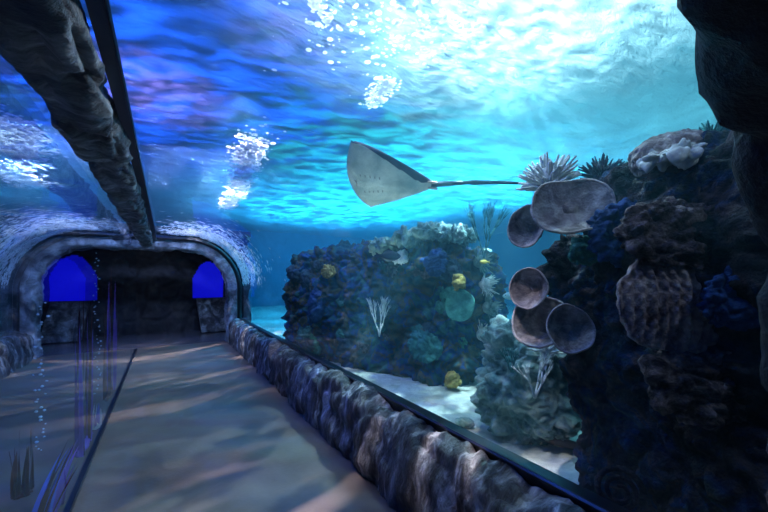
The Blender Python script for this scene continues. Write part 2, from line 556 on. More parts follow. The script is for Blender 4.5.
def profile(t, inset=0.0, zb=0.56):
    """t 0..1 from the right foot, over the roof, to the left foot; returns x, z, normal"""
    hw, top, r = HW - inset, TOP - inset, RAD - inset * 0.6
    l1 = (top - r) - zb
    l2 = math.pi / 2 * r
    l3 = 2 * (hw - r)
    tot = 2 * l1 + 2 * l2 + l3
    s = t * tot
    if s < l1:
        return CX + hw, zb + s, Vector((1, 0, 0))
    s -= l1
    if s < l2:
        a = s / r
        return CX + hw - r + r * math.cos(a), top - r + r * math.sin(a), Vector((math.cos(a), 0, math.sin(a)))
    s -= l2
    if s < l3:
        return CX + hw - r - s, top, Vector((0, 0, 1))
    s -= l3
    if s < l2:
        a = math.pi / 2 + s / r
        return CX - hw + r + r * math.cos(a), top - r + r * math.sin(a), Vector((math.cos(a), 0, math.sin(a)))
    s -= l2
    return CX - hw, top - r - s, Vector((-1, 0, 0))


ZP = TOP - RAD      # where the vertical panes turn into the roof
# walkway
bm = bmesh.new()
box(bm, CX - 2.1, CX + 2.05, Y0, 9.72, -0.12, 0.0)
tag(build('floor', bm, M_floor, smooth=False), kind='structure')

# roof: curved acrylic sheet
bm = bmesh.new()
n = 48
pr = []
l1 = ZP - 0.56
tt = 2 * l1 + math.pi * RAD + 2 * (HW - RAD)
for i in range(n + 1):
    t = (l1 + (tt - 2 * l1) * i / n) / tt
    pr.append(profile(t))


def roof(u, v):
    x, z, nn = pr[min(n, int(round(u * n)))]
    return Vector((x, Y0 + (Y1 + 0.4 - Y0) * v, z))


grid(bm, n, 6, roof)
tag(build('ceiling', bm, M_glass_roof), kind='structure')
for nm, x in (('window_1', CX + HW), ('window_2', CX - HW)):
    bm = bmesh.new()
    grid(bm, 2, 6, lambda u, v: Vector((x, Y0 + (Y1 + 0.4 - Y0) * v, 0.56 + (ZP - 0.56) * u)))
    tag(build(nm, bm, M_glass, smooth=False), kind='structure')

# partition pane
XP = -0.55
bm = bmesh.new()
grid(bm, 2, 2, lambda u, v: Vector((XP, Y0 + (9.55 - Y0) * v, 0.03 + 2.40 * u)))
tag(build('window_3', bm, M_glass_part, smooth=False), kind='structure')
bm = bmesh.new()
box(bm, XP - 0.018, XP + 0.018, Y0, 9.55, 0.0, 0.035)
tag(build('trim_3', bm, M_steel_dark, smooth=False), kind='structure')

# black channel at the foot of each side pane
for nm, x in (('trim_1', CX + HW), ('trim_2', CX - HW)):
    bm = bmesh.new()
    s = 1 if x > CX else -1
    box(bm, min(x - s * 0.03, x + s * 0.05), max(x - s * 0.03, x + s * 0.05), Y0, Y1 + 0.1, 0.40, 0.585)
    tube(bm, [(x - s * 0.035, Y0, 0.575), (x - s * 0.035, Y1 + 0.1, 0.575)], 0.014, 6)
    tag(build(nm, bm, M_black, smooth=False), kind='structure')

# ------------------------------------------------------------------ the tank
bm = bmesh.new()
# water body: rectangle minus the tunnel, extruded along y (volume only)
prof = [(profile(i / 60, -0.03, 0.5)[0], profile(i / 60, -0.03, 0.5)[1]) for i in range(61)]
ring = [(-9.9, 0.12), (-9.9, SURF - 0.05), (14.9, SURF - 0.05), (14.9, 0.12), (prof[0][0], 0.12)] + prof + [(prof[-1][0], 0.12)]
YA, YB = -5.9, 9.75
f0 = [bm.verts.new((x, YA, z)) for x, z in ring]
f1 = [bm.verts.new((x, YB, z)) for x, z in ring]
bm.faces.new(f0)
bm.faces.new(f1[::-1])
for i in range(len(ring)):
    j = (i + 1) % len(ring)
    bm.faces.new((f0[j], f0[i], f1[i], f1[j]))
bmesh.ops.recalc_face_normals(bm, faces=bm.faces)
tag(build('water', bm, M_water, smooth=False), kind='stuff')
bm = bmesh.new()
box(bm, 2.02, 14.9, 9.76, 17.9, 0.12, SURF - 0.05)
tag(build('water', bm, M_water, smooth=False), kind='stuff')

# rippling surface
bm = bmesh.new()


def surf(u, v):
    x, y = -10 + 25 * u, -6 + 24 * v
    q = Vector((x * 0.9 + y * 0.35, (y * 0.9 - x * 0.35) * 2.2, 0)) * 1.1
    return Vector((x, y, SURF + 0.06 * noise.noise(q * 1.3) + 0.028 * noise.noise(q * 3.4)))


grid(bm, 420, 400, surf)
tag(build('water_surface', bm, M_surface), kind='stuff')

# tank walls and sand
bm = bmesh.new()
box(bm, -10, 15, 18, 18.2, 0, 4.6)
tag(build('wall_back', bm, M_wall_tank, smooth=False), kind='structure')
bm = bmesh.new()
box(bm, 15, 15.2, -6, 18.2, 0, 4.6)
tag(build('wall_right', bm, M_wall_tank, smooth=False), kind='structure')
bm = bmesh.new()
box(bm, -10.2, -10, -6, 18.2, 0, 4.6)
tag(build('wall_left', bm, M_wall_tank, smooth=False), kind='structure')
SAND = 0.22


def sand_bm(x0, x1, y0, y1, nx, ny):
    b = bmesh.new()
    grid(b, nx, ny, lambda u, v: Vector((x0 + (x1 - x0) * u, y0 + (y1 - y0) * v, SAND + 0.05 * fbm(Vector((x0 + (x1 - x0) * u, y0 + (y1 - y0) * v, 0)) * 0.9, 4))))
    return b


tag(build('sand_bed', sand_bm(CX + HW + 0.05, 15, -6, 18, 120, 180), M_sand), kind='structure')
tag(build('sand_bed', sand_bm(-10, CX - HW - 0.05, -6, 18, 60, 120), M_sand), kind='structure')


# ------------------------------------------------------------------ rock curbs
def curb(side, label):
    b = bmesh.new()
    xin = 1.33 if side > 0 else CX - (1.33 - CX)
    xout = CX + side * (HW + 0.0)
    w = abs(xout - xin)
    ylen = 12.0
    NU, NV = 620, 30
    # cross-section (distance from inner foot outwards, height)
    sec = [(0.0, -0.02), (-0.01, 0.12), (0.005, 0.26), (0.02, 0.38), (0.05, 0.475), (0.10, 0.53), (0.17, 0.555), (0.235, 0.555), (w - 0.035, 0.54), (w - 0.03, 0.40)]

    def f(u, v):
        s = v * (len(sec) - 1)
        i = min(int(s), len(sec) - 2)
        a = s - i
        dx, z = sec[i][0] * (1 - a) + sec[i + 1][0] * a, sec[i][1] * (1 - a) + sec[i + 1][1] * a
        y = Y0 + ylen * u
        q = Vector((dx * 2.0 + side * 3, y, z))
        # boulder joints: warped cells stretched vertically
        wq = Vector((0.3 * fbm(q * 1.5, 2) + side * 9, y * 2.1 + 0.35 * fbm(q * 2.2, 2), z * 0.9 + dx * 1.2))
        c = min(cells(wq), 0.34) / 0.34
        h = 0.075 * (c ** 0.5) + 0.035 * fbm(q * 3.0, 3) + 0.018 * fbm(q * 9, 3)
        h += 0.010 * noise.noise(Vector((dx * 6, y * 26, z * 5)))
        fade = 1.0 if s < 7.5 else max(0, 1 - (s - 7.5) / 1.2)
        # direction of displacement
        ang = min(1.0, s / 6.0) * math.pi / 2
        nx, nz = -math.cos(ang), math.sin(ang)
        h = (h - 0.055) * fade
        X = xin + side * (dx + nx * h)
        return Vector((X, y, z + nz * h))

    grid(b, NU, NV, f)
    o = build('rock_curb', b, M_rock_curb)
    return tag(o, label, 'curb')


curb(1, 'low grey rock curb under the right-hand pane, running the whole length of the walkway')
curb(-1, 'short visible stretch of bluish rock curb at the left edge, beside the far arch')


# ------------------------------------------------------------------ rock arches
def arch(y0, y1, thick, mat, label, cat, seed, amp=0.05, zb=0.0, vary=False):
    b = bmesh.new()
    NU, NV = 200, 36

    def f(u, v):
        # u along the arch, v around the section
        x, z, nrm = profile(u, 0.0, zb)
        a = v * 2 * math.pi
        hy, hr = (y1 - y0) / 2, thick / 2
        if vary:
            hr *= 0.66 + 1.06 * min(1.0, max(0.0, (min(u, 1 - u) - 0.14) / 0.16))
        ca, sa = math.cos(a), math.sin(a)
        ex = 0.55
        oy = hy * math.copysign(abs(ca) ** ex, ca)
        orr = hr * math.copysign(abs(sa) ** ex, sa)
        p = Vector((x, (y0 + y1) / 2 + oy, z)) + nrm * (orr - hr)
        q = p + Vector((seed, seed * 2, 0))
        wq = q * 2.6 + Vector((1, 1, 1)) * 0.3 * fbm(q * 1.6, 2)
        h = amp * (min(cells(wq), 0.3) / 0.3) ** 0.6 + amp * 0.8 * fbm(q * 2.6, 3) + amp * 0.3 * fbm(q * 9, 3) - amp * 0.8
        d = (Vector((0, ca, 0)) + nrm * sa)
        if sa > 0:
            h = min(h, 0.0)
        return p + d * h

    grid(b, NU, NV, f, closed_v=True)
    o = build('rock_arch', b, mat)
    return tag(o, label, cat)


FARCH = arch(9.42, 9.95, 0.30, M_rock_arch, 'rounded grey rock arch framing the dark far end of the tunnel', 'arch', 3.0, 0.045)
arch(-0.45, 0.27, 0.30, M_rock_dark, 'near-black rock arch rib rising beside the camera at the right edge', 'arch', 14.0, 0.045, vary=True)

# black gasket tube round the far arch
b = bmesh.new()
pts = []
for i in range(90):
    x, z, nn = profile(i / 89, 0.03, 0.56)
    pts.append((x, 9.36, z))
tube(b, pts, 0.05, 8)
g = build('seal_ring', b, M_black)
tag(g, 'glossy black rubber seal bent around the outside of the far rock arch', 'seal')

# ------------------------------------------------------------------ rock beam
b = bmesh.new()


def fbeam(u, v):
    a = v * 2 * math.pi
    y = -1.2 + 10.65 * u
    ca, sa = math.cos(a), math.sin(a)
    x = -0.345 + 0.120 * math.copysign(abs(ca) ** 0.6, ca)
    z = 2.425 + 0.10 * math.copysign(abs(sa) ** 0.6, sa)
    q = Vector((x * 2, y * 1.0, z * 2))
    h = 0.045 * (min(cells(Vector((x * 5, y * 1.6 + 0.5 * fbm(q * 2, 3), z * 5 + 0.3 * fbm(q, 2)))), 0.22) / 0.22) ** 0.5 + 0.022 * fbm(q * 1.7, 3) + 0.022 * fbm(Vector((x * 16, y * 3.5, z * 16)), 4) - 0.03
    if sa > 0.3:
        h = min(h, -0.01)
    return Vector((x + ca * h, y, z + sa * h))


grid(b, 900, 40, fbeam, closed_v=True)
bo = tag(build('rock_beam', b, M_rock_tunnel), 'long grey rock beam running under the roof from the camera to the far arch', 'beam', kind='thing')
b = bmesh.new()
box(b, -0.215, -0.165, -1.2, 9.4, 2.43, 2.515)
tube(b, [(-0.160, -1.2, 2.44), (-0.160, 9.4, 2.44)], 0.008, 6)
build('channel', b, M_steel_dark, bo, smooth=False)

# ------------------------------------------------------------------ chamber beyond the arch
b = bmesh.new()
box(b, -2.85, 1.95, 9.72, 13.4, -0.12, 0.0)
tag(build('floor_2', b, M_floor_tile, smooth=False), kind='structure')


def chamber_wall(name, fn, nu, nv):
    bb = bmesh.new()
    grid(bb, nu, nv, fn)
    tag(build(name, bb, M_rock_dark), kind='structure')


def rn(p):
    return 0.10 * fbm(p * 1.3, 3) + 0.07 * (min(cells(p * 1.8), 0.3) / 0.3)


WY = 12.2
WIN = [(-2.52, -1.56, 1.02, 2.2), (0.70, 1.58, 1.00, 2.12)]


def chamber_back():
    """back wall as rock pillars and lintel around the two blue windows"""
    bb = bmesh.new()

    def inside(x, z):
        for x0, x1, z0, z1 in WIN:
            if x0 < x < x1 and z0 < z:
                t = (x - x0) / (x1 - x0) * 2 - 1
                if z < z1 - 0.55 * abs(t) ** 2.2:
                    return True
        return False
    nx, nz = 150, 66
    vv = {}
    for i in range(nx):
        for j in range(nz):
            xc, zc = -2.85 + 4.8 * (i + 0.5) / nx, 2.75 * (j + 0.5) / nz
            if inside(xc, zc):
                continue
            q = []
            for di, dj in ((0, 0), (1, 0), (1, 1), (0, 1)):
                k = (i + di, j + dj)
                if k not in vv:
                    x, z = -2.85 + 4.8 * k[0] / nx, 2.75 * k[1] / nz
                    p = Vector((x, 0, z))
                    vv[k] = bb.verts.new((x, WY - rn(p), z))
                q.append(vv[k])
            bb.faces.new(q)
    tag(build('wall_end', bb, M_rock_dark), kind='structure')


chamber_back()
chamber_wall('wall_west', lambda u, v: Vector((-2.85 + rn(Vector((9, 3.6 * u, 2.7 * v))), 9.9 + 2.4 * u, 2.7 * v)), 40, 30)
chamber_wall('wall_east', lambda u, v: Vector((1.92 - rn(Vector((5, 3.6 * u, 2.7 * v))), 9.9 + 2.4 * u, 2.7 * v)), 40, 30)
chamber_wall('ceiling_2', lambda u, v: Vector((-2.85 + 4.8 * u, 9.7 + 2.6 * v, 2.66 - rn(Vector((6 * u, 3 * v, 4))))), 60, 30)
for k, (x0, x1, z0, z1) in enumerate(WIN):
    b = bmesh.new()
    box(b, x0 - 0.12, x1 + 0.12, WY + 0.10, WY + 0.13, z0 - 0.1, z1 + 0.1)
    tag(build('window_%d' % (4 + k), b, M_bluewin, smooth=False), kind='structure')
    # sloping pale rock ledge below each window
    xa, xb = (x0 + 0.05, x1 - 0.15) if k == 0 else (x0 + 0.10, x1 + 0.1)
    b = bmesh.new()

    def led(u, v, xa=xa, xb=xb, k=k):
        x = xa + (xb - xa) * u + (0.10 * (1 - v) if k else -0.10 * (1 - v)) * (1 - 0)
        p = Vector((x * 1.5, 3 + k, v * 1.5))
        return Vector((x, WY - 0.22 - 0.55 * (1 - v) - 0.06 * fbm(p * 2, 3), 0.02 + 0.97 * v))
    grid(b, 40, 40, led)
    r0 = bmesh.ops.extrude_face_region(b, geom=b.faces[:])
    for vtx in [e for e in r0['geom'] if isinstance(e, bmesh.types.BMVert)]:
        vtx.co.y += 0.30
    o = build('window_ledge', b, M_rock_tunnel)
    tag(o, ('pale sloping rock ledge below the left blue window in the far chamber' if k == 0 else 'pale sloping rock ledge below the right blue window in the far chamber'), 'ledge')
add_light('chamber_fill_spot', 'SPOT', (CX, 10.6, 2.45), 16, (0.55, 0.7, 1.0), (CX, 12.0, 0.2), 0.1, spot=140)  # added unseen spot that lifts the dark chamber rock

# rock mass above and beside the chamber, under the water
b = bmesh.new()
box(b, -2.9, 1.97, 9.98, 13.4, 2.72, 2.85)
tag(build('roof_slab', b, M_rock_dark, smooth=False), kind='structure')

# ------------------------------------------------------------------ reefs
def reef(name, label, loc, rotz, dims, mat, **kw):
    o = build(name, rock_bm(*dims, **kw), mat, loc=loc, rot=(0, 0, rotz))
    return tag(o, label, 'reef')


# middle reef wall: front corner near (3.2,3.2), running back to (1.95,7)
a0, a1 = Vector((3.02, 3.02, 0)), Vector((1.74, 6.6, 0))
d = (a1 - a0)
ang = math.atan2(d.y, d.x)
nrm = Vector((-d.y, d.x, 0)).normalized()
if nrm.x < 0:
    nrm = -nrm
mc = (a0 + a1) / 2 + nrm * 0.75
reef('reef_ridge', 'long blue-green reef wall standing in the middle of the tank behind the ray', (mc.x, mc.y, 1.07), ang, (d.length / 2, 0.70, 1.02), M_reef,
     p=6.0, res=190, big=0.14, bigs=1.6, cell=0.085, cellf=4.0, fine=0.03, seed=2)
# big dark reef at the right
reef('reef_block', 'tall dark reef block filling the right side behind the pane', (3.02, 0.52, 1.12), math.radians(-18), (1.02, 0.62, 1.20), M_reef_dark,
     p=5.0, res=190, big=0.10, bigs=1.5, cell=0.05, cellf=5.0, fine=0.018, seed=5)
from mathutils.bvhtree import BVHTree


def hit(name, px, py, out=0.0, fallback=2.2):
    """where the sight line through a photo point meets a reef; gives point and outward normal"""
    o = bpy.data.objects[name]
    mw = Matrix.Translation(o.location) @ o.rotation_euler.to_matrix().to_4x4()
    key = name + '_bvh'
    if key not in CACHE:
        CACHE[key] = BVHTree.FromPolygons([mw @ v.co for v in o.data.vertices], [tuple(p_.vertices) for p_ in o.data.polygons])
    ray = (FWD + RGT * ((px - 384) / FPX) + UP * ((280 - py) / FPX)).normalized()
    q, nn, _i, _d = CACHE[key].ray_cast(Vector((0, 0, EYE)), ray)
    if q is None:
        print('MISS', name, px, py)
        return at(px, py, fallback)
    return q - ray * out


CACHE = {}
# lit mound in the gap
p = at(535, 400, 2.9)
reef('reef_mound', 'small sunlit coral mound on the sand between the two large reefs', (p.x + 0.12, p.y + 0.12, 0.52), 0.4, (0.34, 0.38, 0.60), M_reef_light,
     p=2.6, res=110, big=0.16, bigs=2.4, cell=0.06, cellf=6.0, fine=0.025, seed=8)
# low dark reef far behind
reef('reef_spur', 'narrow dark rock spur behind the cup corals, left flank of the tall dark reef', at(572, 288, 2.42), 0.2, (0.13, 0.16, 0.40), M_reef_dark,
     p=2.8, res=70, big=0.08, bigs=3.0, cell=0.04, cellf=8.0, fine=0.02, seed=18)
reef('reef_bank', 'hazy low reef bank far back behind the middle reef wall', (7.5, 12.0, 0.8), 0.3, (3.2, 1.2, 0.9), M_reef,
     p=3.0, res=60, big=0.3, bigs=0.8, cell=0.1, cellf=2.0, fine=0.03, seed=12)

# ------------------------------------------------------------------ corals


def basis(direction):
    """euler that turns local +Z to the given direction"""
    return Vector(direction).to_track_quat('Z', 'Y').to_euler()


def cup_bm(R, depth, seed, lobes=0, thick=0.02, ecc=1.0):
    b = bmesh.new()
    NA, NR = 72, 22

    def rad(a):
        r = R * (1 + 0.07 * noise.noise(Vector((math.cos(a) * 1.5, math.sin(a) * 1.5, seed))))
        if lobes:
            r *= 1 - 0.16 * max(0, math.cos(a - 1.3)) ** 6 - 0.13 * max(0, math.cos(a + 1.6)) ** 8
        return r

    def mk(off):
        def f(u, v):
            a = 2 * math.pi * u
            q = max(v, 0.002)
            r = rad(a) * q
            x, y = r * math.cos(a) * ecc, r * math.sin(a)
            z = depth * (q ** 1.7) + 0.05 * R * q * math.sin(a * 3 + seed) + 0.05 * R * noise.noise(Vector((x / R * 2, y / R * 2, seed + 4)))
            z += 0.012 * R * math.sin(a * 26) * q - off * (1 - 0.55 * q ** 6)
            return Vector((x, y, z))
        return f
    A = grid(b, NA, NR, mk(0), closed_u=True)
    B = grid(b, NA, NR, mk(thick), closed_u=True)
    for i in range(NA):
        j = (i + 1) % NA
        b.faces.new((A[i][-1], B[i][-1], B[j][-1], A[j][-1]))
    bmesh.ops.recalc_face_normals(b, faces=b.faces)
    return b


def cup_coral(px, py, dist, rpx, label, facing, depth=0.35, seed=0.0, lobes=0, ecc=1.0, spin=0.0):
    loc = at(px, py, dist)
    R = mpx(rpx, dist)
    # facing: direction in camera axes (right, up, toward camera)
    f = (RGT * facing[0] + UP * facing[1] - FWD * facing[2]).normalized()
    e = empty('cup_coral', loc - f * R * 0.7)
    tag(e, label, 'coral', 'cup corals on the left edge of the dark reef')
    q = f.to_track_quat('Z', 'Y')
    o = build('cup', cup_bm(R, R * depth, seed, lobes, R * 0.10, ecc), M_coral_cup, e)
    o.location = f * R * 0.55
    o.rotation_euler = (q.to_matrix() @ Matrix.Rotation(spin, 3, 'Z')).to_euler()
    rb = bmesh.new()
    rp = []
    for k_ in range(73):
        a = 2 * math.pi * k_ / 72
        r = R * (1 + 0.07 * noise.noise(Vector((math.cos(a) * 1.5, math.sin(a) * 1.5, seed))))
        if lobes:
            r *= 1 - 0.16 * max(0, math.cos(a - 1.3)) ** 6 - 0.13 * max(0, math.cos(a + 1.6)) ** 8
        rp.append(Vector((r * math.cos(a) * ecc, r * math.sin(a), R * depth + 0.05 * R * math.sin(a * 3 + seed) + 0.05 * R * noise.noise(Vector((r * math.cos(a) / R * 2, r * math.sin(a) / R * 2, seed + 4))) - R * 0.03)))
    tube(rb, rp, [R * (0.045 + 0.02 * noise.noise(Vector((k_ * 0.7, seed, 0)))) for k_ in range(73)], 6)
    ro = build('rim', rb, M_coral_rim, e)
    ro.location = o.location
    ro.rotation_euler = o.rotation_euler
    s = bmesh.new()
    tube(s, [Vector((0, 0, 0)), f * R * 0.3 + Vector((0, 0, 0.01)), f * R * 0.58], [R * 0.36, R * 0.22, R * 0.26], 12)
    build('stalk', s, M_coral_cup, e)
    return e


cup_coral(572, 207, 2.0, 35, 'largest cup coral, a broad two-lobed greyish bowl at the top of the cluster', (-0.2, 0.45, 1.0), 0.28, 1.0, 1, 1.10, 0.3)
cup_coral(530, 230, 2.25, 21, 'rounded greyish cup coral just left of the largest one', (-0.8, 0.3, 0.9), 0.75, 3.0, 0, 0.85)
cup_coral(533, 290, 2.2, 20, 'upright oval pale cup coral below the two upper cups', (-0.9, 0.2, 0.8), 0.75, 5.0, 0, 0.95, 0.2)
cup_coral(543, 328, 2.2, 28, 'dark brown funnel cup coral, the lowest and left of the bottom pair', (-0.6, 0.6, 0.75), 0.8, 7.0, 0, 0.9)
cup_coral(568, 330, 1.95, 24, 'brown cup coral tucked at the right of the bottom pair', (-0.1, 0.3, 1.0), 0.4, 9.0, 0, 0.9)


def branch_coral_bm(h, seed, levels=4, spread=0.55, r0=0.02, flat=False, nb=3, up=0.35):
    rnd = random.Random(seed)
    b = bmesh.new()

    def grow(p, dirv, ln, r, lev):
        q = p + dirv * ln * 0.5 + Vector((rnd.uniform(-1, 1), 0 if flat else rnd.uniform(-1, 1), rnd.uniform(-1, 1))) * ln * 0.08
        e = p + dirv * ln
        tube(b, [p, q, e], [r, r * 0.85, r * (0.7 if lev else 0.45)], 5)
        if lev == 0:
            return
        for _ in range(nb if lev > 1 else 2):
            nd = dirv + Vector((rnd.uniform(-1, 1), rnd.uniform(-1, 1) * (0.15 if flat else 1), rnd.uniform(-0.6, 1))) * spread + Vector((0, 0, up * 0.3))
            nd.normalize()
            grow(e, nd, ln * rnd.uniform(0.62, 0.85), r * 0.68, lev - 1)

    for k in range(nb):
        a = 2 * math.pi * k / nb + rnd.random()
        dv = Vector((math.cos(a) * spread, math.sin(a) * spread * (0.2 if flat else 1), 1)).normalized()
        grow(Vector((0, 0, 0)), dv, h * 0.34, r0, levels - 1)
    return b


def bush_bm(R, n, seed, rt=0.008, hemi=True, curl=0.25):
    rnd = random.Random(seed)
    b = bmesh.new()
    ball(b, (0, 0, R * 0.15), R * 0.5, 12, 8)
    for _ in range(n):
        v = Vector((rnd.gauss(0, 1), rnd.gauss(0, 1), abs(rnd.gauss(0, 1)) if hemi else rnd.gauss(0, 1))).normalized()
        l = R * rnd.uniform(0.75, 1.05)
        side = Vector((rnd.uniform(-1, 1), rnd.uniform(-1, 1), rnd.uniform(-0.3, 1))) * R * curl
        tube(b, [v * R * 0.3, v * l * 0.7 + side * 0.25, v * l + side * 0.6], [rt * 1.3, rt * 1.1, rt * 0.6], 5)
    return b


def coral(name, bm_, mat, px, py, dist, label, facing=None, group=None):
    o = build(name, bm_, mat)
    o.location = at(px, py, dist)
    if facing:
        o.rotation_euler = basis(RGT * facing[0] + UP * facing[1] - FWD * facing[2])
    return tag(o, label, 'coral', group)


# tops of the right reef
coral('finger_coral', bush_bm(0.20, 130, 1, 0.010), M_coral_white, 549, 186, 2.35, 'pale finger coral bush behind the largest cup coral', (-0.3, 1, 0.3))
coral('spiky_coral', bush_bm(0.15, 120, 2, 0.007), M_coral_darkbush, 601, 178, 2.45, 'dark blue spiky coral tuft just right of the pale finger coral')
coral('spiky_coral', bush_bm(0.12, 100, 3, 0.007), M_coral_darkbush, 630, 176, 2.4, 'smaller dark spiky tuft between the blue tuft and the domed coral')
coral('spiky_coral', bush_bm(0.16, 140, 4, 0.008), M_coral_teal, 712, 144, 2.55, 'dark teal tuft on the highest point of the reef beside the near arch')


b = rock_bm(0.20, 0.12, 0.05, p=2.3, res=80, big=0.04, bigs=6, cell=0.07, cellf=11, fine=0.03, seed=61)
coral('leafy_coral', b, M_coral_white, 675, 168, 2.35, 'pale leafy coral with folded white edges crowning the dark reef').location = hit('reef_block', 682, 160, 0.0)
b = rock_bm(0.22, 0.18, 0.12, p=2.2, res=60, big=0.02, cell=0.01, cellf=14, fine=0.01, seed=21)
coral('dome_coral', b, M_coral_cup, 672, 163, 2.55, 'smooth brown domed coral behind the pale leafy coral').location = hit('reef_block', 675, 158, -0.12)


# ribbed lace plate
def lace_bm(W, H, seed):
    b = bmesh.new()
    NA, NR = 150, 26

    def mk(off):
        def f(u, v):
            a = 2 * math.pi * u
            q = max(v, 0.003)
            ww = 1 + 0.10 * noise.noise(Vector((math.cos(a) * 2, math.sin(a) * 2, seed)))
            x, y = W * q * ww * math.cos(a), H * q * ww * math.sin(a)
            z = 0.16 * W * (1 - q * q) * 1.2
            # vertical knobbly ribs
            z += 0.016 * math.sin(x * 150 + 2.2 * noise.noise(Vector((x * 9, y * 9, 2)))) * (0.6 + 0.4 * math.sin(y * 120))
            return Vector((x, y, z - off))
        return f
    A = grid(b, NA, NR, mk(0), closed_u=True)
    B = grid(b, NA, NR, mk(0.03), closed_u=True)
    for i in range(NA):
        j = (i + 1) % NA
        b.faces.new((A[i][-1], B[i][-1], B[j][-1], A[j][-1]))
    bmesh.ops.recalc_face_normals(b, faces=b.faces)
    return b


def wall_coral(name, bm_, mat, px, py, dist, label, tilt=(0, 0.1, 1), group=None):
    o = coral(name, bm_, mat, px, py, dist, label, tilt, group)
    o.location = hit('reef_block', px, py, 0.14 if name == 'lace_coral' else (-0.05 if mat is M_coral_blue else -0.02), dist)
    return o


wall_coral('lace_coral', lace_bm(0.24, 0.22, 2), M_coral_lace, 678, 302, 2.0, 'broad pinkish ribbed lace coral hanging on the middle of the dark reef', (-0.1, 0.05, 1))
wall_coral('plate_coral', rock_bm(0.30, 0.17, 0.06, p=2.4, res=60, big=0.03, cell=0.03, cellf=9, fine=0.012, seed=31), M_coral_pink, 690, 235, 2.1, 'dull pink knobbly plate coral just above the lace coral', (-0.1, 0.3, 1))
wall_coral('plate_coral', rock_bm(0.28, 0.16, 0.06, p=2.4, res=60, big=0.03, cell=0.035, cellf=9, fine=0.012, seed=33), M_coral_pink, 722, 385, 1.95, 'greyish pink coral shelf low on the dark reef, below the lace coral', (-0.1, 0.3, 1))
wall_coral('plate_coral', rock_bm(0.16, 0.12, 0.05, p=2.4, res=50, big=0.03, cell=0.03, cellf=9, fine=0.012, seed=35), M_coral_blue, 745, 300, 1.95, 'deep blue encrusting coral beside the lace coral near the arch', (-0.1, 0.1, 1))
wall_coral('plate_coral', rock_bm(0.22, 0.16, 0.05, p=2.4, res=50, big=0.03, cell=0.03, cellf=9, fine=0.012, seed=36), M_coral_blue, 632, 232, 2.15, 'dark blue encrusting coral to the right of the largest cup coral', (-0.1, 0.1, 1))
wall_coral('plate_coral', rock_bm(0.13, 0.10, 0.05, p=2.4, res=50, big=0.03, cell=0.03, cellf=9, fine=0.012, seed=37), M_coral_green, 592, 250, 2.1, 'mossy green knob directly under the largest cup coral', (-0.1, 0.1, 1))

# pale broken stone on the arch side
b = rock_bm(0.055, 0.05, 0.05, p=4, res=24, big=0.02, cell=0.01, cellf=9, fine=0.004, seed=41)
o = build('pale_stone', b, M_coral_white, loc=at(757, 250, 1.72))
tag(o, 'small whitish angular stone by the edge of the near arch', 'stone')
b = rock_bm(0.05, 0.05, 0.28, p=3, res=50, big=0.03, cell=0.015, cellf=9, fine=0.006, seed=43)
o = build('pale_stone', b, M_rock_tunnel, loc=at(764, 315, 1.72))
tag(o, 'tall narrow grey stone strip below the small whitish stone at the right edge', 'stone')

# curled tube at the reef foot
b = bmesh.new()
pts = []
for i in range(60):
    a = i / 59 * 4.6 * math.pi
    r = 0.11 * (1 - i / 75)
    pts.append((r * math.cos(a), r * math.sin(a), 0.03 * i / 59))
tube(b, pts, [0.016 - 0.008 * i / 59 for i in range(60)], 8)
coral('spiral_coral', b, M_reef_dark, 618, 490, 1.75, 'greyish spiral coral curl at the dark foot of the right reef', (-0.3, 0.3, 1))


# encrusting corals of the middle wall --------------------------------------
# point on the reef wall's front face seen from the camera
fdir = d.normalized()
fn = -nrm


def on_wall(px, py, out=0.03):
    ray = FWD + RGT * ((px - 384) / FPX) + UP * ((280 - py) / FPX)
    p0 = Vector((0, 0, EYE))
    den = ray.dot(fn)
    t = (a0 - fn * 0.0 - p0).dot(fn) / den
    return p0 + ray * t + fn * out, t


def wall_piece(name, bm_, mat, px, py, label, out=0.03, facing_up=0.1, group=None, cat='coral', spin=None):
    o = build(name, bm_, mat)
    q, t = on_wall(px, py, out)
    o.location = q
    o.rotation_euler = basis(fn + UP * facing_up)
    return tag(o, label, cat, group)


def disc_bm(R, seed, th=0.03):
    return cup_bm(R, R * 0.12, seed, 0, th)


wall_piece('disc_coral', disc_bm(0.19, 2), M_coral_green, 463, 305, 'round flat green disc coral near the right end of the reef wall', 0.08)
wall_piece('branching_coral', branch_coral_bm(0.55, 4, 4, 0.30, 0.012, True), M_coral_white, 386, 335, 'thin pale branching coral standing against the reef wall face', 0.15).rotation_euler = (0, 0, -YAW)
wall_piece('knob_coral', rock_bm(0.15, 0.11, 0.07, p=2.2, res=36, big=0.04, cell=0.03, cellf=8, seed=51), M_coral_yellow, 331, 272, 'yellowish knobbly coral patch high on the left half of the reef wall', 0.05)
wall_piece('knob_coral', rock_bm(0.09, 0.10, 0.06, p=2.2, res=36, big=0.04, cell=0.03, cellf=8, seed=52), M_coral_yellow, 462, 283, 'small yellow-green knob coral just above the round green disc', 0.05)
wall_piece('knob_coral', rock_bm(0.08, 0.08, 0.06, p=2.2, res=36, big=0.04, cell=0.03, cellf=8, seed=53), M_coral_yellow, 455, 378, 'faint yellow knob coral low on the right end of the reef wall', 0.05)
wall_piece('knob_coral', rock_bm(0.16, 0.26, 0.06, p=2.2, res=36, big=0.04, cell=0.03, cellf=8, seed=54), M_coral_blue, 318, 305, 'deep blue coral patch beside the dark hollow of the reef wall', 0.04)
wall_piece('knob_coral', rock_bm(0.12, 0.16, 0.06, p=2.2, res=36, big=0.04, cell=0.03, cellf=8, seed=55), M_coral_blue, 438, 262, 'violet blue coral patch in the upper middle of the reef wall', 0.04)
